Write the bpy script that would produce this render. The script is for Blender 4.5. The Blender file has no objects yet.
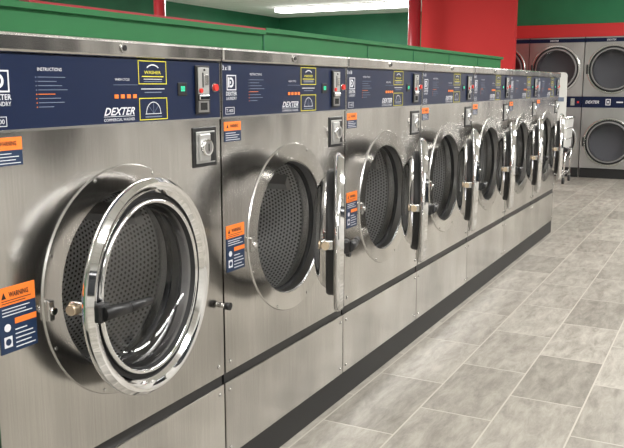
import bpy, math
from mathutils import Vector, Matrix
S = bpy.context.scene
S.view_settings.view_transform = 'Standard'
COL = S.collection

# ------------------------------------------------------------ materials
def newmat(name):
    m = bpy.data.materials.new(name); m.use_nodes = True
    nt = m.node_tree
    return m, nt, nt.nodes['Principled BSDF']
def plain(name, col, rough=0.5, metal=0.0, emit=0.0, coat=0.0, spec=None):
    m, nt, b = newmat(name)
    b.inputs['Base Color'].default_value = (*col, 1)
    b.inputs['Roughness'].default_value = rough
    b.inputs['Metallic'].default_value = metal
    if spec is not None: b.inputs['Specular IOR Level'].default_value = spec
    if coat: b.inputs['Coat Weight'].default_value = coat
    if emit:
        b.inputs['Emission Color'].default_value = (*col, 1)
        b.inputs['Emission Strength'].default_value = emit
    return m
def N(nt, t, **k):
    n = nt.nodes.new(t)
    for a, v in k.items(): setattr(n, a, v)
    return n
def M(nt, op, a, b=None):
    n = nt.nodes.new('ShaderNodeMath'); n.operation = op
    for i, v in enumerate((a, b)):
        if v is None: continue
        if isinstance(v, (int, float)): n.inputs[i].default_value = v
        else: nt.links.new(v, n.inputs[i])
    return n.outputs[0]
def ramp(nt, fac, stops):
    r = nt.nodes.new('ShaderNodeValToRGB')
    while len(r.color_ramp.elements) < len(stops): r.color_ramp.elements.new(0.5)
    for e, (p, c) in zip(r.color_ramp.elements, stops):
        e.position = p; e.color = (*c, 1)
    nt.links.new(fac, r.inputs[0])
    return r.outputs[0]

def brushed(name, c1, c2, rough=0.3, warp=.10):
    m, nt, b = newmat(name)
    tc = N(nt, 'ShaderNodeTexCoord'); oi = N(nt, 'ShaderNodeObjectInfo')
    add = N(nt, 'ShaderNodeVectorMath', operation='ADD')
    comb = N(nt, 'ShaderNodeCombineXYZ')
    r10 = M(nt, 'MULTIPLY', oi.outputs['Random'], 13.0)
    for i in range(3): nt.links.new(r10, comb.inputs[i])
    nt.links.new(tc.outputs['Object'], add.inputs[0]); nt.links.new(comb.outputs[0], add.inputs[1])
    mp = N(nt, 'ShaderNodeMapping'); mp.inputs['Scale'].default_value = (260, 260, 5)
    nt.links.new(add.outputs[0], mp.inputs[0])
    n1 = N(nt, 'ShaderNodeTexNoise'); n1.inputs['Scale'].default_value = 1; n1.inputs['Detail'].default_value = 1
    nt.links.new(mp.outputs[0], n1.inputs['Vector'])
    mp2 = N(nt, 'ShaderNodeMapping'); mp2.inputs['Scale'].default_value = (3.4, 3.4, 1.8)
    nt.links.new(add.outputs[0], mp2.inputs[0])
    n2 = N(nt, 'ShaderNodeTexNoise'); n2.inputs['Scale'].default_value = 1; n2.inputs['Detail'].default_value = 2
    nt.links.new(mp2.outputs[0], n2.inputs['Vector'])
    f = M(nt, 'ADD', M(nt, 'MULTIPLY', n1.outputs[0], 0.20), M(nt, 'MULTIPLY', n2.outputs[0], 0.80))
    nt.links.new(ramp(nt, f, [(0.3, c1), (0.7, c2)]), b.inputs['Base Color'])
    b.inputs['Metallic'].default_value = 1
    nt.links.new(M(nt, 'ADD', M(nt, 'MULTIPLY', n2.outputs[0], 0.12), rough - 0.06), b.inputs['Roughness'])
    bp = N(nt, 'ShaderNodeBump'); bp.inputs['Strength'].default_value = warp; bp.inputs['Distance'].default_value = .02
    nt.links.new(n2.outputs[0], bp.inputs['Height']); nt.links.new(bp.outputs[0], b.inputs['Normal'])
    return m

STEEL = brushed('brushed_steel', (.41, .40, .383), (.76, .742, .715), .19, .45)  # wide tone range paints soft reflection contrast into the steel colour
STEELD = brushed('steel_dark', (.36, .355, .35), (.48, .475, .47), .30)
CHROME = plain('chrome', (.85, .85, .855), .04, 1)
SATIN = plain('satin_steel', (.62, .615, .60), .26, 1)
BLACK = plain('black_plastic', (.012, .012, .013), .38)
RUBBER = plain('rubber_black', (.02, .02, .021), .55)
NAVY = plain('navy_panel', (.0075, .0155, .048), .32, spec=.35)
NAVYM = plain('navy_strip', (.006, .012, .045), .6, spec=.2)
NAVYD = plain('navy_sticker', (.010, .028, .075), .45)
WHITE = plain('white_print', (.72, .73, .77), .5)
GREYP = plain('grey_print', (.18, .22, .31), .5)
YELLOW = plain('yellow_print', (.80, .72, .05), .5)
ORANGE = plain('orange_sticker', (.95, .22, .03), .5)
RED = plain('red_button', (.75, .03, .02), .35)
LED = plain('green_led', (.05, .9, .5), .4, 0, .6)
BRASS = plain('brass_latch', (.62, .50, .36), .35, .7)
PLINTH = plain('plinth_black', (.010, .010, .011), .5)
DARK = plain('dark_void', (.01, .01, .01), .8)
CARTW = plain('white_plastic', (.8, .8, .78), .4)
PLATE = plain('coin_plate_metal', (.36, .355, .35), .36, .85)
LOCKP = plain('lock_plate_metal', (.55, .55, .54), .42, .8)
RINGG = plain('grey_ring', (.32, .32, .325), .34, .6)
LIFT = plain('lifter_steel', (.52, .52, .52), .38, .75)

def drum_mat(name='perforated_drum', c=(.76, .755, .745)):
    m, nt, b = newmat(name)
    uv = N(nt, 'ShaderNodeUVMap'); sp = N(nt, 'ShaderNodeSeparateXYZ')
    nt.links.new(uv.outputs[0], sp.inputs[0])
    s = 1 / 0.0142
    v = M(nt, 'MULTIPLY', sp.outputs[1], s * 1.12)
    row = M(nt, 'FLOOR', v)
    off = M(nt, 'MULTIPLY', M(nt, 'FLOORED_MODULO', row, 2.0), 0.5)
    u = M(nt, 'ADD', M(nt, 'MULTIPLY', sp.outputs[0], s), off)
    du = M(nt, 'SUBTRACT', M(nt, 'FRACT', u), 0.5); dv = M(nt, 'SUBTRACT', M(nt, 'FRACT', v), 0.5)
    d = M(nt, 'SQRT', M(nt, 'ADD', M(nt, 'MULTIPLY', du, du), M(nt, 'MULTIPLY', dv, dv)))
    mask = M(nt, 'GREATER_THAN', d, 0.26)
    nt.links.new(ramp(nt, mask, [(0, (.012, .012, .012)), (1, c)]), b.inputs['Base Color'])
    nt.links.new(M(nt, 'MULTIPLY', mask, .82), b.inputs['Metallic'])
    b.inputs['Roughness'].default_value = .36
    return m
DRUM = drum_mat()

def glass_mat(name, tint=(.93, .93, .95), extra=0.02, ior=1.5):
    m = bpy.data.materials.new(name); m.use_nodes = True
    nt = m.node_tree; nt.nodes.clear()
    o = N(nt, 'ShaderNodeOutputMaterial'); t = N(nt, 'ShaderNodeBsdfTransparent'); g = N(nt, 'ShaderNodeBsdfGlossy')
    t.inputs[0].default_value = (*tint, 1); g.inputs['Roughness'].default_value = .03
    fr = N(nt, 'ShaderNodeFresnel'); fr.inputs[0].default_value = ior
    mx = N(nt, 'ShaderNodeMixShader')
    nt.links.new(M(nt, 'ADD', fr.outputs[0], extra), mx.inputs[0])
    nt.links.new(t.outputs[0], mx.inputs[1]); nt.links.new(g.outputs[0], mx.inputs[2])
    nt.links.new(mx.outputs[0], o.inputs[0])
    return m
GLASS = glass_mat('door_glass', (.86, .86, .88), .02, 1.45)
SMOKE = glass_mat('dryer_glass', (.66, .66, .69), .0, 1.25)

def wallmat(name, c, rough=.6, var=.12):
    m, nt, b = newmat(name)
    tc = N(nt, 'ShaderNodeTexCoord'); n = N(nt, 'ShaderNodeTexNoise'); n.inputs['Scale'].default_value = 2.5; n.inputs['Detail'].default_value = 5
    nt.links.new(tc.outputs['Object'], n.inputs['Vector'])
    a = tuple(x * (1 - var) for x in c); d = tuple(min(1, x * (1 + var)) for x in c)
    nt.links.new(ramp(nt, n.outputs[0], [(.3, a), (.7, d)]), b.inputs['Base Color'])
    b.inputs['Roughness'].default_value = rough
    return m
GREENW = wallmat('green_wall_paint', (.016, .145, .066))
GREENB = wallmat('green_partition_paint', (.012, .165, .045), .6, .06)
GREENR = wallmat('green_bulkhead_paint', (.018, .185, .078))
REDW = wallmat('red_wall_paint', (.62, .034, .036), .8, .01)
REDP = plain('red_post_paint', (.33, .010, .018), .35)
WALLW = wallmat('pale_wall_paint', (.56, .545, .52))

def ceil_mat():
    m, nt, b = newmat('ceiling_tiles')
    tc = N(nt, 'ShaderNodeTexCoord'); br = N(nt, 'ShaderNodeTexBrick')
    br.offset = 0; br.inputs['Scale'].default_value = 1; br.inputs['Brick Width'].default_value = 1.2; br.inputs['Row Height'].default_value = .6
    br.inputs['Mortar Size'].default_value = .012
    br.inputs['Color1'].default_value = (.93, .92, .90, 1); br.inputs['Color2'].default_value = (.90, .89, .87, 1); br.inputs['Mortar'].default_value = (.70, .69, .67, 1)
    nt.links.new(tc.outputs['Object'], br.inputs['Vector']); nt.links.new(br.outputs[0], b.inputs['Base Color'])
    b.inputs['Roughness'].default_value = .8
    return m
def floor_mat():
    m, nt, b = newmat('grey_floor_tiles')
    tc = N(nt, 'ShaderNodeTexCoord'); sp = N(nt, 'ShaderNodeSeparateXYZ'); cb = N(nt, 'ShaderNodeCombineXYZ')
    nt.links.new(tc.outputs['Object'], sp.inputs[0])
    nt.links.new(sp.outputs[1], cb.inputs[0]); nt.links.new(M(nt, 'ADD', sp.outputs[0], -0.02), cb.inputs[1])
    br = N(nt, 'ShaderNodeTexBrick'); br.offset = .5
    br.inputs['Scale'].default_value = 1; br.inputs['Brick Width'].default_value = .54; br.inputs['Row Height'].default_value = .27
    br.inputs['Mortar Size'].default_value = .0032; br.inputs['Mortar Smooth'].default_value = .15
    br.inputs['Color1'].default_value = (.255, .238, .208, 1); br.inputs['Color2'].default_value = (.365, .343, .303, 1); br.inputs['Mortar'].default_value = (.47, .44, .385, 1)
    br.inputs['Bias'].default_value = 0
    nt.links.new(cb.outputs[0], br.inputs['Vector'])
    off = N(nt, 'ShaderNodeVectorMath', operation='SCALE'); nt.links.new(br.outputs[0], off.inputs[0]); off.inputs['Scale'].default_value = 90
    add = N(nt, 'ShaderNodeVectorMath', operation='ADD'); nt.links.new(tc.outputs['Object'], add.inputs[0]); nt.links.new(off.outputs[0], add.inputs[1])
    mp = N(nt, 'ShaderNodeMapping'); mp.inputs['Scale'].default_value = (20, 5.5, 1); nt.links.new(add.outputs[0], mp.inputs[0])
    n = N(nt, 'ShaderNodeTexNoise'); n.inputs['Scale'].default_value = 1; n.inputs['Detail'].default_value = 10; n.inputs['Roughness'].default_value = .74
    n.inputs['Distortion'].default_value = .35
    nt.links.new(mp.outputs[0], n.inputs['Vector'])
    mul = N(nt, 'ShaderNodeMix', data_type='RGBA', blend_type='MULTIPLY')
    nt.links.new(M(nt, 'SUBTRACT', 1.0, br.outputs['Fac']), mul.inputs[0])
    nt.links.new(br.outputs[0], mul.inputs[6]); nt.links.new(ramp(nt, n.outputs[0], [(.34, (.64, .625, .61)), (.64, (1.25, 1.25, 1.25))]), mul.inputs[7])
    nt.links.new(mul.outputs[2], b.inputs['Base Color'])
    b.inputs['Roughness'].default_value = .40
    bp = N(nt, 'ShaderNodeBump'); bp.inputs['Strength'].default_value = .2; bp.inputs['Distance'].default_value = .002; bp.invert = True
    nt.links.new(br.outputs['Fac'], bp.inputs['Height']); nt.links.new(bp.outputs[0], b.inputs['Normal'])
    return m

# ------------------------------------------------------------ mesh builder
class MB:
    def __init__(s): s.v = []; s.f = []; s.m = []; s.sm = []; s.uv = []; s.mats = []
    def mi(s, mat):
        if mat not in s.mats: s.mats.append(mat)
        return s.mats.index(mat)
    def face(s, idx, mat, sm=False, uv=None):
        s.f.append(idx); s.m.append(s.mi(mat)); s.sm.append(sm); s.uv.append(uv or [(0, 0)] * len(idx))
    def add(s, vs, fs, mat, sm=False):
        o = len(s.v); s.v += [tuple(v) for v in vs]
        for f in fs: s.face([o + i for i in f], mat, sm)
    def box(s, x0, x1, y0, y1, z0, z1, mat, bev=0.0):
        if bev <= 0:
            vs = [(x, y, z) for x in (x0, x1) for y in (y0, y1) for z in (z0, z1)]
            s.add(vs, [(0, 1, 3, 2), (4, 6, 7, 5), (0, 4, 5, 1), (2, 3, 7, 6), (0, 2, 6, 4), (1, 5, 7, 3)], mat); return
        import bmesh
        bm = bmesh.new(); bmesh.ops.create_cube(bm, size=1)
        for v in bm.verts:
            v.co = Vector(((x0 + x1) / 2 + v.co.x * (x1 - x0), (y0 + y1) / 2 + v.co.y * (y1 - y0), (z0 + z1) / 2 + v.co.z * (z1 - z0)))
        bmesh.ops.bevel(bm, geom=bm.edges[:], offset=bev, segments=2, profile=.5, affect='EDGES')
        bm.verts.index_update()
        s.add([v.co[:] for v in bm.verts], [[v.index for v in f.verts] for f in bm.faces], mat, False); bm.free()
    def lathe(s, prof, c, mat, seg=64, closed=False, axis='X', sm=True, uvmode=False):
        o = len(s.v); n = len(prof)
        for i in range(seg):
            a = 2 * math.pi * i / seg; ca, sa = math.cos(a), math.sin(a)
            for (x, r) in prof:
                if axis == 'X': p = (c[0] + x, c[1] + r * ca, c[2] + r * sa)
                elif axis == 'Z': p = (c[0] + r * ca, c[1] + r * sa, c[2] + x)
                else: p = (c[0] + r * ca, c[1] + x, c[2] + r * sa)
                s.v.append(p)
        acc = [0]
        for j in range(1, n): acc.append(acc[-1] + math.hypot(prof[j][0] - prof[j - 1][0], prof[j][1] - prof[j - 1][1]))
        for i in range(seg):
            i2 = (i + 1) % seg
            for j in range(n if closed else n - 1):
                j2 = (j + 1) % n
                idx = [o + i * n + j, o + i2 * n + j, o + i2 * n + j2, o + i * n + j2]
                uv = None
                if uvmode == 'wall':
                    R = 0.235; a0 = 2 * math.pi * i / seg * R; a1 = 2 * math.pi * (i + 1) / seg * R
                    uv = [(a0, acc[j]), (a1, acc[j]), (a1, acc[j2]), (a0, acc[j2])]
                elif uvmode == 'flat':
                    uv = [(s.v[k][1], s.v[k][2]) for k in idx]
                s.face(idx, mat, sm, uv)
    def rings(s, prof, c, mat, seg=96, axis='X'):
        for a, b_ in zip(prof[:-1], prof[1:]): s.lathe([a, b_], c, mat, seg=seg, axis=axis)
    def cyl(s, p0, p1, r0, mat, r1=None, seg=20, caps=True):
        r1 = r0 if r1 is None else r1
        p0, p1 = Vector(p0), Vector(p1); d = (p1 - p0).normalized()
        up = Vector((0, 0, 1)) if abs(d.z) < .9 else Vector((1, 0, 0))
        a = d.cross(up).normalized(); b = d.cross(a)
        o = len(s.v)
        for i in range(seg):
            t = 2 * math.pi * i / seg; q = a * math.cos(t) + b * math.sin(t)
            s.v.append(tuple(p0 + q * r0)); s.v.append(tuple(p1 + q * r1))
        for i in range(seg):
            k = (i + 1) % seg
            s.face([o + 2 * i, o + 2 * k, o + 2 * k + 1, o + 2 * i + 1], mat, True)
        if caps:
            s.face([o + 2 * i for i in range(seg)][::-1], mat); s.face([o + 2 * i + 1 for i in range(seg)], mat)
    def tube(s, pts, r, mat, seg=8):
        for a, b in zip(pts[:-1], pts[1:]): s.cyl(a, b, r, mat, seg=seg)
    def holeplate(s, x, y0, y1, z0, z1, cy, cz, R, mat, seg=72, thick=.003):
        angs = [2 * math.pi * i / seg for i in range(seg)]
        angs += [math.atan2(z - cz, y - cy) % (2 * math.pi) for y in (y0, y1) for z in (z0, z1)]
        angs = sorted(set(round(a, 6) for a in angs))
        inn, out = [], []
        for a in angs:
            ca, sa = math.cos(a), math.sin(a)
            t = min(((y1 if ca > 0 else y0) - cy) / ca if abs(ca) > 1e-9 else 9e9, ((z1 if sa > 0 else z0) - cz) / sa if abs(sa) > 1e-9 else 9e9)
            inn.append((x, cy + R * ca, cz + R * sa)); out.append((x, cy + t * ca, cz + t * sa))
        n = len(angs); o = len(s.v); s.v += inn + out + [(x - .02, p[1], p[2]) for p in out]
        for i in range(n):
            k = (i + 1) % n
            s.face([o + i, o + n + i, o + n + k, o + k], mat); s.face([o + n + i, o + 2 * n + i, o + 2 * n + k, o + n + k], mat)
    def text(s, body, size, x, y, z, mat, shear=0, bold=0, align='LEFT', width=None):
        cu = bpy.data.curves.new('t', 'FONT'); cu.body = body; cu.size = size; cu.shear = shear; cu.offset = bold
        cu.align_x = align; cu.resolution_u = 2
        ob = bpy.data.objects.new('t', cu); COL.objects.link(ob)
        dg = bpy.context.evaluated_depsgraph_get(); me = bpy.data.meshes.new_from_object(ob.evaluated_get(dg))
        k = 1
        if width:
            w = max(v.co.x for v in me.vertices) - min(v.co.x for v in me.vertices); k = width / w
        s.add([(x, y + v.co.x * k, z + v.co.y) for v in me.vertices], [list(p.vertices) for p in me.polygons], mat)
        bpy.data.objects.remove(ob); bpy.data.curves.remove(cu); bpy.data.meshes.remove(me)
    def arc(s, x, cy, cz, r0, r1, a0, a1, mat, n=16):
        for i in range(n):
            p = math.radians(a0 + (a1 - a0) * i / n); q = math.radians(a0 + (a1 - a0) * (i + 1) / n)
            s.add([(x, cy + r * math.cos(a), cz + r * math.sin(a)) for a, r in ((p, r0), (q, r0), (q, r1), (p, r1))], [(0, 1, 2, 3)], mat)
    def frame(s, x, y0, y1, z0, z1, w, mat, d=.0006):
        s.box(x, x + d, y0, y1, z0, z0 + w, mat); s.box(x, x + d, y0, y1, z1 - w, z1, mat)
        s.box(x, x + d, y0, y0 + w, z0 + w, z1 - w, mat); s.box(x, x + d, y1 - w, y1, z0 + w, z1 - w, mat)
    def obj(s, name, parent=None, label=None, loc=None, rot=None, **kw):
        me = bpy.data.meshes.new(name); me.from_pydata(s.v, [], s.f)
        for m in s.mats: me.materials.append(m)
        me.polygons.foreach_set('material_index', s.m); me.polygons.foreach_set('use_smooth', s.sm)
        ul = me.uv_layers.new(name='UVMap')
        flat = [c for f in s.uv for uv in f for c in uv]
        ul.data.foreach_set('uv', flat)
        me.update()
        ob = bpy.data.objects.new(name, me); COL.objects.link(ob)
        if parent: ob.parent = parent
        if label: ob['label'] = label
        if loc: ob.location = loc
        if rot: ob.rotation_euler = rot
        for k, v in kw.items(): ob[k] = v
        return ob
def empty(name, loc, label, category, group=None, rot=None):
    e = bpy.data.objects.new(name, None); e.empty_display_size = .1; COL.objects.link(e); e.location = loc
    if rot: e.rotation_euler = rot
    e['label'] = label; e['category'] = category
    if group: e['group'] = group
    return e
def copytree(root):
    new = root.copy(); COL.objects.link(new)
    def rec(o, p):
        for c in o.children:
            n = c.copy(); COL.objects.link(n); n.parent = p; n.matrix_parent_inverse = c.matrix_parent_inverse; rec(c, n)
    rec(root, new)
    return new

# ------------------------------------------------------------ WASHER (local: y 0..0.8 along row, x=0 front plane, z=0 floor)
W = .80; CY, CZ = .40, .734
Y0 = 1.037
root = empty('washing_machine', (0, Y0, 0), '', 'washing machine', 'row of front-loading washing machines')

b = MB()
b.holeplate(0, .004, W - .004, .366, 1.096, CY, CZ, .245, STEEL)
b.box(-.72, -.02, .004, .007, .103, 1.25, STEEL); b.box(-.72, -.02, W - .007, W - .004, .103, 1.25, STEEL)
b.box(-.722, -.718, .004, W - .004, .103, 1.25, STEELD)
b.box(-.72, -.02, .007, W - .007, 1.096, 1.10, STEELD)
b.box(-.70, -.008, .006, W - .006, .334, .366, BLACK)
for yy, zz in ((.03, .395), (.77, .395)):
    b.cyl((0, yy, zz), (.003, yy, zz), .006, SATIN, seg=12)
b.obj('body', root)

b = MB()
b.box(-.74, .012, .003, W - .003, 1.248, 1.286, STEEL, bev=.006)
b.cyl((.012, CY, 1.268), (.016, CY, 1.268), .010, SATIN, seg=16); b.cyl((.016, CY, 1.268), (.018, CY, 1.268), .006, BLACK, seg=12)
b.obj('top_cap', root)

b = MB()
b.box(-.02, .0, .004, W - .004, .105, .336, STEEL, bev=.003)
for yy, zz in ((.025, .31), (.775, .31), (.025, .13), (.775, .13)):
    b.cyl((0, yy, zz), (.003, yy, zz), .005, SATIN, seg=10)
b.obj('lower_panel', root)

# control panel
b = MB()
b.box(-.03, .003, .005, W - .005, 1.099, 1.247, NAVY, bev=.002)
b.box(-.03, .0045, .004, .0065, 1.099, 1.247, SATIN); b.box(-.03, .0045, W - .0065, W - .004, 1.099, 1.247, SATIN)
b.box(-.03, .005, .004, W - .004, 1.0955, 1.1005, SATIN)
cp = b.obj('control_panel', root, label='navy blue control panel with white lettering')
X = .0034
b = MB(); e0 = -.020
b.frame(X, .050 + e0, .097 + e0, 1.172, 1.214, .003, WHITE)
b.box(X, X + .0006, .057 + e0, .063 + e0, 1.180, 1.207, WHITE)
b.arc(X + .0006, .070 + e0, 1.1935, .008, .0140, -90, 90, WHITE)
b.box(X, X + .0006, .066 + e0, .072 + e0, 1.180, 1.1855, WHITE); b.box(X, X + .0006, .066 + e0, .072 + e0, 1.2015, 1.207, WHITE)
b.box(X, X + .0006, .066 + e0, .0705 + e0, 1.190, 1.197, WHITE)
b.text('DEXTER', .015, X, .073 + e0, 1.158, WHITE, bold=.0002, align='CENTER', width=.054)
b.text('LAUNDRY', .012, X, .073 + e0, 1.146, WHITE, align='CENTER', width=.052)
b.obj('emblem', cp, label='white square emblem with lettering')
b = MB()
b.frame(X, .022, .066, 1.107, 1.126, .0012, WHITE); b.text('T-400', .013, X, .044, 1.1120, WHITE, align='CENTER', width=.034)
b.obj('badge', cp, label='small white outlined badge')
b = MB()
b.text('3 x 18', .017, X, .010, 1.227, WHITE, bold=.0003, width=.040)
b.obj('number_lettering', cp)
b = MB()
b.text('INSTRUCTIONS', .0095, X, .150, 1.214, WHITE)
for i in range(8):
    b.box(X, X + .0005, .150, .150 + (.075, .05, .065, .08, .045, .06, .07, .04)[i], 1.201 - i * .0085, 1.2023 - i * .0085, ORANGE if i == 4 else GREYP)
    b.box(X, X + .0005, .144, .146, 1.2003 - i * .0085, 1.2025 - i * .0085, ORANGE if i > 3 else GREYP)
b.obj('instruction_text', cp, label='tiny printed instructions')
b = MB()
b.text('WASH CYCLE', .008, X, .378, 1.196, WHITE)
b.box(X, X + .0005, .372, .456, 1.186, 1.1870, GREYP)
b.obj('cycle_heading', cp)
for i in range(4):
    b = MB()
    b.box(X, X + .0012, .374 + i * .021, .387 + i * .021, 1.156, 1.165, ORANGE, bev=.0003)
    b.obj('cycle_button', cp, label='small orange cycle button')
b = MB()
b.text('DEXTER', .024, X, .337, 1.119, WHITE, shear=.40, bold=.0004, width=.104)
b.text('COMMERCIAL WASHER', .009, X, .337, 1.1055, WHITE, width=.104)
b.box(X, X + .0005, .337, .441, 1.1155, 1.1165, WHITE)
b.obj('name_lettering', cp, label='white slanted lettering')
b = MB()
b.frame(X, .459, .564, 1.188, 1.243, .0018, YELLOW)
b.arc(X + .0006, .512, 1.196, .036, .039, 55, 125, WHITE)
b.text('WASHER', .011, X, .512, 1.212, YELLOW, align='CENTER', width=.062)
b.box(X, X + .0005, .472, .552, 1.2050, 1.2072, YELLOW)
for i in range(2): b.box(X, X + .0005, .478, .546, 1.1935 + i * .0055, 1.195 + i * .0055, WHITE if i else GREYP)
b.obj('price_sticker', cp, label='navy sticker with thin yellow outline')
b = MB()
b.frame(X, .459, .564, 1.104, 1.156, .0018, YELLOW)
c = (.511, 1.119)
b.arc(X + .0005, c[0], c[1], .026, .028, 0, 180, WHITE)
b.box(X, X + .0005, .481, .541, 1.1175, 1.119, WHITE)
for k in range(1, 4):
    a = math.pi * k / 4
    b.add([(X + .0005, c[0] + .024 * math.cos(a) - .0007, c[1] + .024 * math.sin(a)), (X + .0005, c[0] + .024 * math.cos(a) + .0007, c[1] + .024 * math.sin(a)), (X + .0005, c[0] + .0007, c[1]), (X + .0005, c[0] - .0007, c[1])], [(0, 1, 2, 3)], GREYP)
b.box(X, X + .0005, .480, .542, 1.110, 1.1125, GREYP)
b.obj('dial_sticker', cp, label='navy sticker with white semicircle and yellow outline')
b = MB()
b.box(X, X + .0005, .468, .555, 1.176, 1.178, WHITE); b.box(X, X + .0005, .480, .543, 1.168, 1.170, GREYP)
b.obj('caption', cp)
b = MB()
b.box(X, X + .002, .608, .645, 1.160, 1.192, BLACK, bev=.0008)
for i in range(2):
    b.frame(X + .002, .620 + i * .009, .626 + i * .009, 1.171, 1.183, .0012, LED)
b.obj('display', cp, label='small green digital display')
b = MB()
b.box(X, X + .006, .680, .741, 1.112, 1.236, BLACK, bev=.002)
b.box(X + .006, X + .009, .686, .734, 1.163, 1.231, LOCKP, bev=.001)
b.box(X + .009, X + .0096, .703, .708, 1.180, 1.218, BLACK); b.box(X + .009, X + .0105, .714, .730, 1.186, 1.212, SATIN, bev=.0004)
b.cyl((X + .009, .712, 1.225), (X + .011, .712, 1.225), .003, BLACK, seg=10)
b.box(X + .006, X + .012, .688, .732, 1.148, 1.161, CHROME, bev=.002)
b.box(X + .006, X + .008, .687, .733, 1.116, 1.146, PLATE); b.box(X + .008, X + .009, .695, .724, 1.122, 1.141, DARK)
b.cyl((X + .009, .694, 1.172), (X + .014, .694, 1.172), .006, RED, seg=14)
b.obj('coin_slot', cp, label='metal coin slot plate with a red mark')
b = MB()
b.cyl((X, .768, 1.180), (X + .003, .768, 1.180), .012, SATIN, seg=24); b.cyl((X + .003, .768, 1.180), (X + .010, .768, 1.180), .009, RED, seg=24)
b.obj('start_button', cp, label='round red button')

# lock
b = MB()
b.box(-.001, .003, .668, .776, .972, 1.077, BLACK, bev=.002)
b.box(.003, .006, .680, .764, .982, 1.066, LOCKP, bev=.001)
b.box(.006, .012, .688, .737, .988, 1.060, LOCKP, bev=.003)
b.cyl((.006, .712, 1.024), (.022, .712, 1.024), .024, CHROME, r1=.021, seg=28); b.cyl((.022, .712, 1.024), (.0225, .712, 1.024), .017, PLATE, seg=24)
b.box(.0225, .0232, .710, .714, 1.014, 1.034, BLACK)
b.box(.006, .008, .742, .760, .986, 1.062, BLACK)
b.obj('coin_box_lock', root, label='chrome keyed lock in a black frame')

# stickers
b = MB()
b.box(.0002, .0012, .018, .102, 1.031, 1.061, NAVYD); b.box(.0002, .0012, .018, .102, 1.061, 1.086, ORANGE)
b.text('WARNING', .012, .0014, .067, 1.070, BLACK, bold=.0004, align='CENTER', width=.042)
b.add([(.0014, .028, 1.069), (.0014, .038, 1.069), (.0014, .033, 1.080)], [(0, 1, 2)], BLACK)
for i in range(4): b.box(.0012, .0016, .024, .024 + (.072, .06, .068, .05)[i], 1.035 + i * .0062, 1.0365 + i * .0062, WHITE)
b.obj('warning_sticker', root, label='orange and navy warning sticker')
b = MB()
b.box(.0002, .0012, .018, .112, .660, .757, NAVYD); b.box(.0002, .0012, .018, .112, .757, .794, ORANGE)
b.box(.0012, .0016, .056, .112, .716, .728, ORANGE)
b.text('WARNING', .014, .0014, .070, .773, BLACK, bold=.0005, align='CENTER', width=.050)
b.add([(.0014, .026, .771), (.0014, .038, .771), (.0014, .032, .785)], [(0, 1, 2)], BLACK)
for i in range(2): b.box(.0012, .0016, .026, .026 + (.06, .075)[i], .761 + i * .005, .7625 + i * .005, BLACK)
for i in range(3): b.box(.0012, .0016, .026, .026 + (.076, .06, .07)[i], .736 + i * .0065, .7378 + i * .0065, WHITE)
for i in range(5): b.box(.0012, .0016, .056, .056 + (.05, .04, .05, .045, .03)[i], .667 + i * .009, .6692 + i * .009, WHITE)
b.cyl((.0012, .037, .712), (.0018, .037, .712), .008, WHITE, seg=16); b.box(.0012, .0018, .027, .047, .672, .694, WHITE); b.cyl((.0018, .037, .683), (.002, .037, .683), .007, NAVYD, seg=14)
b.obj('warning_sticker', root, label='tall orange and navy warning sticker with white diagrams')

# flange: broad flat surround
b = MB()
b.rings([(0, .272), (.0045, .2695)], (0, CY, CZ), SATIN, seg=96)
b.rings([(.0045, .2695), (.0015, .215)], (0, CY, CZ), STEEL, seg=96)
b.rings([(.0015, .215), (-.003, .211)], (0, CY, CZ), SATIN, seg=96)
b.rings([(-.003, .211), (-.030, .207)], (0, CY, CZ), STEELD, seg=96)
for i in range(8):
    a = math.pi / 8 + i * math.pi / 4
    b.cyl((.004, CY + .262 * math.cos(a), CZ + .262 * math.sin(a)), (.006, CY + .262 * math.cos(a), CZ + .262 * math.sin(a)), .004, SATIN, seg=10)
b.obj('porthole_flange', root, label='round flat brushed steel porthole surround')
b = MB()
b.lathe([(-.027, .209), (-.030, .201), (-.042, .202)], (0, CY, CZ), RUBBER, seg=72)
b.lathe([(-.042, .202), (-.062, .208), (-.080, .218), (-.086, .238)], (0, CY, CZ), SATIN, seg=72)
b.obj('gasket', root, label='black rubber and steel opening lip')
b = MB()
b.lathe([(-.086, .235), (-.45, .235)], (0, CY, CZ), DRUM, seg=72, uvmode='wall')
b.lathe([(-.45, .235), (-.45, .12), (-.45, .0005)], (0, CY, CZ), DRUM, seg=72, uvmode='flat')
drum = b.obj('drum', root, label='perforated stainless steel drum')
for k in range(3):
    b = MB()
    a = math.radians(30 + 120 * k)
    u = Vector((0, math.cos(a), math.sin(a))); t = Vector((0, -math.sin(a), math.cos(a))); c = Vector((0, CY, CZ))
    vs = []
    for x in (-.12, -.44):
        for rr, w in ((.234, .034), (.205, .012), (.205, -.012), (.234, -.034)):
            vs.append(c + Vector((x, 0, 0)) + u * rr + t * w)
    b.add(vs, [(0, 1, 5, 4), (1, 2, 6, 5), (2, 3, 7, 6), (0, 3, 2, 1), (4, 5, 6, 7)], LIFT)
    b.obj('drum_lifter', drum)
b = MB()
b.box(.0, .014, CY - .266, CY - .248, CZ - .035, CZ + .01, SATIN, bev=.003)
b.cyl((.014, CY - .257, CZ - .012), (.022, CY - .257, CZ - .012), .008, CHROME, seg=16)
b.obj('door_catch', root, label='chrome door catch')
b = MB()
b.cyl((0, .782, .575), (.02, .782, .575), .008, SATIN, r1=.006, seg=14); b.cyl((.02, .782, .575), (.034, .782, .575), .011, BLACK, seg=16)
b.obj('door_bumper', root, label='small black rubber bumper')
b = MB()
HY = CY + .231
b.box(.0, .030, HY - .010, HY + .026, CZ - .10, CZ - .05, SATIN, bev=.003); b.box(.0, .030, HY - .010, HY + .026, CZ + .05, CZ + .10, SATIN, bev=.003)
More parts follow.
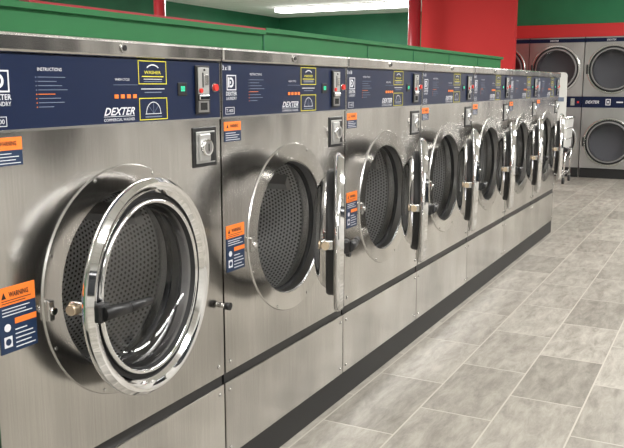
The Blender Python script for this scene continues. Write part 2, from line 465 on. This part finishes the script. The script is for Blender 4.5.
b.cyl((.036, HY + .008, CZ - .11), (.036, HY + .008, CZ + .11), .006, CHROME, seg=14)
b.obj('hinge', root, label='steel door hinge')

# door local: hinge axis at origin, door extends -Y
R = .251; C = (0, -R, 0)
b = MB()
b.lathe([(.0, .248), (.003, .251), (.010, .2515), (.015, .250)], C, CHROME, seg=120)
b.lathe([(.015, .250), (.026, .241)], C, CHROME, seg=120)
b.lathe([(.026, .241), (.024, .231), (.020, .224)], C, CHROME, seg=120)
b.lathe([(.020, .224), (.010, .216)], C, CHROME, seg=120)
b.rings([(.010, .216), (.003, .214), (.002, .204), (.008, .203)], C, RUBBER, seg=96)
b.lathe([(.008, .203), (.015, .201), (.016, .196), (.012, .193)], C, CHROME, seg=96)
b.lathe([(.012, .193), (.0, .190)], C, RUBBER, seg=96)
b.lathe([(.0, .190), (-.022, .185)], C, STEELD, seg=96)
b.rings([(-.022, .185), (-.028, .184), (-.028, .194), (-.022, .199)], C, RUBBER, seg=96)
b.rings([(-.022, .199), (-.004, .201)], C, RUBBER, seg=96)
b.rings([(-.004, .201), (-.004, .241), (.0, .248)], C, STEELD, seg=96)
door = b.obj('door', root, label='round chrome porthole door standing ajar', loc=(.044, HY + .008, CZ - .006))
b = MB()
b.lathe([(-.006, .1885), (-.024, .183), (-.044, .168), (-.058, .142), (-.066, .10), (-.068, .05), (-.069, .0005)], C, GLASS, seg=72)
b.obj('door_glass', door, label='clear glass porthole bowl')
b = MB()
yb = -2 * R
b.box(.018, .042, yb + .010, yb + .046, -.022, .018, BLACK, bev=.006)
b.cyl((.040, yb + .020, -.002), (.058, yb + .085, -.003), .016, BLACK, r1=.012, seg=20)
b.cyl((.058, yb + .085, -.003), (.066, yb + .150, -.004), .012, BLACK, r1=.010, seg=20)
b.cyl((.066, yb + .150, -.004), (.0665, yb + .157, -.004), .010, BLACK, r1=.006, seg=20)
b.obj('handle', door, label='black plastic lever handle')
b = MB()
b.box(-.042, -.004, yb + .020, yb + .044, -.012, .016, SATIN, bev=.003)
b.cyl((-.028, yb + .020, .002), (-.028, yb + .002, .002), .013, BRASS, r1=.011, seg=18)
b.cyl((-.048, yb + .032, .002), (-.042, yb + .032, .002), .012, BRASS, seg=16)
b.obj('latch', door, label='tan and steel door latch')
b = MB()
b.box(-.012, .012, -.026, .004, -.045, .045, SATIN, bev=.003)
b.obj('hinge_arm', door)

angs = [6, 25.5, 22.5, 18.5, 16, 14, 12]
washers = [root] + [copytree(root) for _ in range(6)]
for k, w in enumerate(washers):
    w.location = (0, Y0 + k * W, 0)
    w['label'] = ('brushed steel front-loading washer, its chrome door nearly closed' if k == 0 else
                  'brushed steel front-loading washer at the row end, door ajar' if k == 6 else
                  'brushed steel front-loading washer, door swung open, between two others')
    for c in w.children:
        if c.name.split('.')[0] == 'door': c.rotation_euler = (0, 0, math.radians(angs[k]))
b = MB(); b.box(-.72, -.006, Y0 - .8, Y0 + 7 * W, 0, .102, PLINTH, bev=.003)
b.obj('equipment_plinth', label='long black base under the row of washing machines', category='plinth')

b = MB()
b.box(-.92, -.775, -2.0, 3.36, 0, 1.425, GREENB); b.box(-.94, -.755, -2.0, 3.36, 1.425, 1.445, GREENB)
b.box(-.92, -.775, 3.36, 7.8, 0, 1.435, GREENB); b.box(-.94, -.755, 3.36, 7.82, 1.435, 1.457, GREENB)
for yy in (1.2, 3.36, 4.6, 5.4, 6.2, 7.0): b.box(-.774, -.771, yy, yy + .01, 1.28, 1.425, GREENW)
pw = b.obj('partition_wall', label='low green painted partition behind the washing machines', category='partition')
b = MB(); b.box(-.80, -.757, 1.9, 3.36, 1.445, 1.453, REDP); b.obj('edge_trim', pw, label='thin red edge trim')

# ------------------------------------------------------------ DRYERS
DW = .70
DSTEEL = brushed('dryer_steel', (.37, .365, .36), (.49, .485, .48), .40)
dry = empty('stacked_dryer', (0, 10.9, 0), 'steel stacked tumble dryer with two dark round doors', 'tumble dryer', 'wall of stacked dryers', rot=(0, 0, -math.pi / 2))
b = MB()
for (z0, z1, cz) in ((.13, .90, .47), (1.06, 1.735, 1.395)):
    b.holeplate(0, .004, DW - .004, z0, z1, DW / 2, cz, .27, DSTEEL)
b.box(-.75, -.02, .004, .008, 0, 1.8, STEELD); b.box(-.75, -.02, DW - .008, DW - .004, 0, 1.8, STEELD)
b.box(-.75, -.74, .004, DW - .004, 0, 1.8, STEELD); b.box(-.75, -.03, .01, DW - .01, 0, .125, BLACK)
b.box(-.75, -.004, .004, DW - .004, 1.785, 1.80, DSTEEL)
b.obj('body', dry)
for (z0, z1) in ((.902, 1.058), (1.737, 1.785)):
    b = MB()
    if z0 < 1:
        b.box(-.02, .004, .004, DW - .004, .902, .910, DSTEEL); b.box(-.02, .004, .004, DW - .004, 1.050, 1.058, DSTEEL)
        b.box(-.02, .005, .002, DW - .002, .910, 1.050, NAVYM)
        b.text('DEXTER', .05, .0055, .04, .963, WHITE, shear=.25, bold=.0015, width=.17)
        b.frame(.005, .29, .35, .940, 1.020, .010, WHITE, d=.001); b.box(.005, .0065, .310, .330, .965, .995, WHITE)
        b.box(.005, .0065, .56, .61, .935, 1.025, SATIN); b.box(.005, .0065, .42, .50, .972, .988, WHITE); b.box(.005, .0065, .64, .665, .965, .990, RED)
    else:
        b.box(-.02, .005, .002, DW - .002, 1.737, 1.785, NAVYM); b.text('DEXTER', .03, .0055, .26, 1.75, WHITE, shear=.25, bold=.0006)
    b.obj('control_panel', dry, label='navy blue dryer control strip')
DDRUM = plain('dryer_drum_grey', (.42, .42, .43), .6, .1)
for cz in (.47, 1.395):
    b = MB(); c = (0, DW / 2, cz)
    b.rings([(0, .312), (.018, .309), (.022, .302), (.022, .288)], c, SATIN, seg=64)
    b.rings([(.022, .288), (.012, .282), (.012, .268)], c, BLACK, seg=64)
    b.rings([(.012, .268), (.020, .262), (.020, .246)], c, RINGG, seg=64)
    b.rings([(.020, .246), (.008, .240)], c, BLACK, seg=64)
    b.box(.016, .045, .035, .056, cz - .06, cz + .06, BLACK, bev=.005)
    dd = b.obj('door', dry, label='round dryer door with grey and black rings')
    b = MB(); b.lathe([(.009, .241), (.012, .1), (.013, .0005)], c, SMOKE, seg=48); b.obj('door_glass', dd)
    b = MB(); b.lathe([(-.02, .27), (-.30, .27)], c, DDRUM, seg=48)
    b.lathe([(-.30, .27), (-.30, .0005)], c, DDRUM, seg=48)
    b.obj('drum', dry, label='grey dryer drum')
for i in range(5):
    d = dry if i == 0 else copytree(dry)
    d.location = (-1.90 + i * DW + .002 * i, 10.9, 0)

# ------------------------------------------------------------ laundry cart
ct = empty('laundry_cart', (-.72, 10.25, 0), 'white and chrome laundry cart with a tall back board', 'laundry cart')
b = MB(); w, l = .22, .20
for z, k in ((.42, .9), (.80, 1.0)):
    b.tube([(-w * k, -l * k, z), (w * k, -l * k, z), (w * k, l * k, z), (-w * k, l * k, z), (-w * k, -l * k, z)], .010, CHROME)
for z in (.55, .68):
    k = .9 + (z - .42) * .26
    b.tube([(-w * k, -l * k, z), (w * k, -l * k, z), (w * k, l * k, z), (-w * k, l * k, z), (-w * k, -l * k, z)], .005, CHROME, seg=6)
b.obj('basket', ct, label='chrome wire basket')
b = MB()
for sx in (-1, 1):
    for sy in (-1, 1): b.cyl((sx * w * .9, sy * l * .9, .42), (sx * w * .85, sy * l, .09), .011, CHROME)
b.tube([(-w * .85, -l, .12), (w * .85, -l, .12), (w * .85, l, .12), (-w * .85, l, .12), (-w * .85, -l, .12)], .010, CHROME)
b.obj('frame', ct, label='chrome tube frame')
b = MB()
pts = [(-.08, .80), (-.075, 1.26)] + [(-.03 + .045 * math.cos(math.radians(a)), 1.30 + .045 * math.sin(math.radians(a))) for a in range(180, 89, -15)] + [(.03 + .045 * math.cos(math.radians(a)), 1.30 + .045 * math.sin(math.radians(a))) for a in range(90, -1, -15)] + [(.075, 1.26), (.08, .80)]
n = len(pts)
vs = [(p[0] + .10, -l - .012, p[1]) for p in pts] + [(p[0] + .10, -l + .012, p[1]) for p in pts]
b.add(vs, [list(range(n)), list(range(2 * n - 1, n - 1, -1))] + [(i, (i + 1) % n, n + (i + 1) % n, n + i) for i in range(n)], CARTW)
b.box(.05, .15, -l - .016, -l - .012, 1.00, 1.05, GREYP)
b.obj('back_board', ct, label='white moulded board with rounded top')
b = MB()
b.add([(-w * .88, -l * .88, .44), (w * .88, -l * .88, .44), (w * .88, l * .88, .44), (-w * .88, l * .88, .44), (-w * .96, -l * .95, .79), (w * .96, -l * .95, .79), (w * .96, l * .95, .79), (-w * .96, l * .95, .79)],
      [(0, 1, 2, 3), (0, 1, 5, 4), (1, 2, 6, 5), (2, 3, 7, 6), (3, 0, 4, 7)], CARTW)
b.obj('liner', ct, label='white fabric liner')
for sx in (-1, 1):
    for sy in (-1, 1):
        b = MB(); b.cyl((sx * w * .85 - .012, sy * l, .04), (sx * w * .85 + .012, sy * l, .04), .04, RUBBER)
        b.box(sx * w * .85 - .016, sx * w * .85 + .016, sy * l - .01, sy * l + .01, .04, .10, SATIN)
        b.obj('caster_wheel', ct)

# ------------------------------------------------------------ ROOM
H = 2.6; XL, XR, YB, YF = -7.4, 3.2, 15.1, -3.0
def struct(name, b): 
    return b.obj(name, kind='structure')
b = MB(); b.box(XL, XR, YF, YB, -.1, 0, floor_mat()); struct('floor', b)
b = MB(); b.box(XL, XR, YF, YB, H, H + .1, ceil_mat()); struct('ceiling', b)
b = MB(); b.box(XL - .1, XL, YF, YB, 0, H, GREENW); struct('wall_left', b)
b = MB(); b.box(XR, XR + .1, YF, YB, 0, H, WALLW); struct('wall_right', b)
b = MB(); b.box(XL, XR, YB, YB + .1, 0, H, GREENW); struct('wall_back', b)
b = MB(); b.box(XL, XR, YF - .1, YF, 0, H, WALLW); struct('wall_front', b)
b = MB(); b.box(-1.95, XR, 10.93, 11.70, 1.965, H, GREENR); struct('wall_dryer', b)
b = MB(); b.box(-1.95, XR, 10.905, 11.70, 1.805, 1.965, REDW); struct('trim_1', b)
b = MB(); b.box(-2.385, -1.19, 10.0, 10.12, 0, H, REDW); struct('wall_partition', b)
b = MB(); b.box(1.62, XR, 10.92, 11.0, 0, 1.805, WALLW); struct('wall_dryer_side', b)
PANE = plain('night_window_glass', (.015, .018, .022), .08)
FRM = plain('window_frame_black', (.03, .03, .03), .4)
for i, y in enumerate((-1.7, 1.1, 3.9, 6.7)):  # unseen dark panes, added to give the chrome and steel dark reflections
    b = MB(); b.box(3.17, 3.185, y - .8, y + .8, .75, 2.1, PANE)
    for z0, z1 in ((.70, .76), (2.09, 2.15)): b.box(3.15, 3.2, y - .85, y + .85, z0, z1, FRM)
    for yy in (y - .85, y - .025, y + .8): b.box(3.15, 3.2, yy, yy + .05, .76, 2.09, FRM)
    struct('window_%d' % (i + 1), b)

def post(x, y, r, lab):
    b = MB(); b.cyl((0, 0, 0), (0, 0, H), r, REDP, seg=24); b.cyl((0, 0, 0), (0, 0, .02), r * 1.8, REDP, seg=24); b.cyl((0, 0, H - .02), (0, 0, H), r * 1.8, REDP, seg=24)
    b.obj('support_post', loc=(x, y, 0), label=lab, category='post')
post(-2.37, 9.7, .078, 'round dark red painted steel post beside the red wall')
post(-3.52, 6.1, .055, 'slim red painted post beyond the green partition')

# ------------------------------------------------------------ lights
TUBE = plain('lamp_diffuser', (1, 1, .98), .5, 0, 9)
HOUS = plain('lamp_housing', (.7, .7, .7), .5)
def fixture(x, y, lx, ly, p):
    b = MB()
    b.box(-lx / 2 - .02, lx / 2 + .02, -ly / 2 - .02, ly / 2 + .02, -.02, 0, HOUS, bev=.004)
    b.box(-lx / 2, lx / 2, -ly / 2, ly / 2, -.085, -.02, TUBE)
    o = b.obj('ceiling_lamp', loc=(x, y, H), label='long white fluorescent ceiling lamp', category='ceiling lamp', group='fluorescent ceiling lamps')
    L = bpy.data.lights.new('lamp_light', 'AREA'); L.shape = 'RECTANGLE'; L.size = lx; L.size_y = ly; L.energy = p; L.color = (1, .98, .95)
    lo = bpy.data.objects.new('lamp_light', L); COL.objects.link(lo); lo.location = (x, y, H - .09)
for y in (-1.6, 1.2, 4.0, 6.8, 9.4): fixture(1.6, y, .3, 2.2, 56)
for y in (0, 4.0, 8.0, 11.5): fixture(-3.6, y, .3, 1.8, 80)
fixture(-5.07, 13.2, 2.5, .3, 80)
wd = bpy.data.worlds.new('World'); S.world = wd; wd.use_nodes = True
wd.node_tree.nodes['Background'].inputs[0].default_value = (.6, .6, .6, 1); wd.node_tree.nodes['Background'].inputs[1].default_value = .2

# ------------------------------------------------------------ camera
cam = bpy.data.cameras.new('camera'); co = bpy.data.objects.new('camera', cam); COL.objects.link(co)
co.location = (1.239, 0, 1.184); co.rotation_euler = (math.radians(90 - 9.79), 0, math.radians(27.5))
cam.sensor_width = 36; cam.lens = 800 / 624 * 36; cam.clip_start = .05
S.camera = co
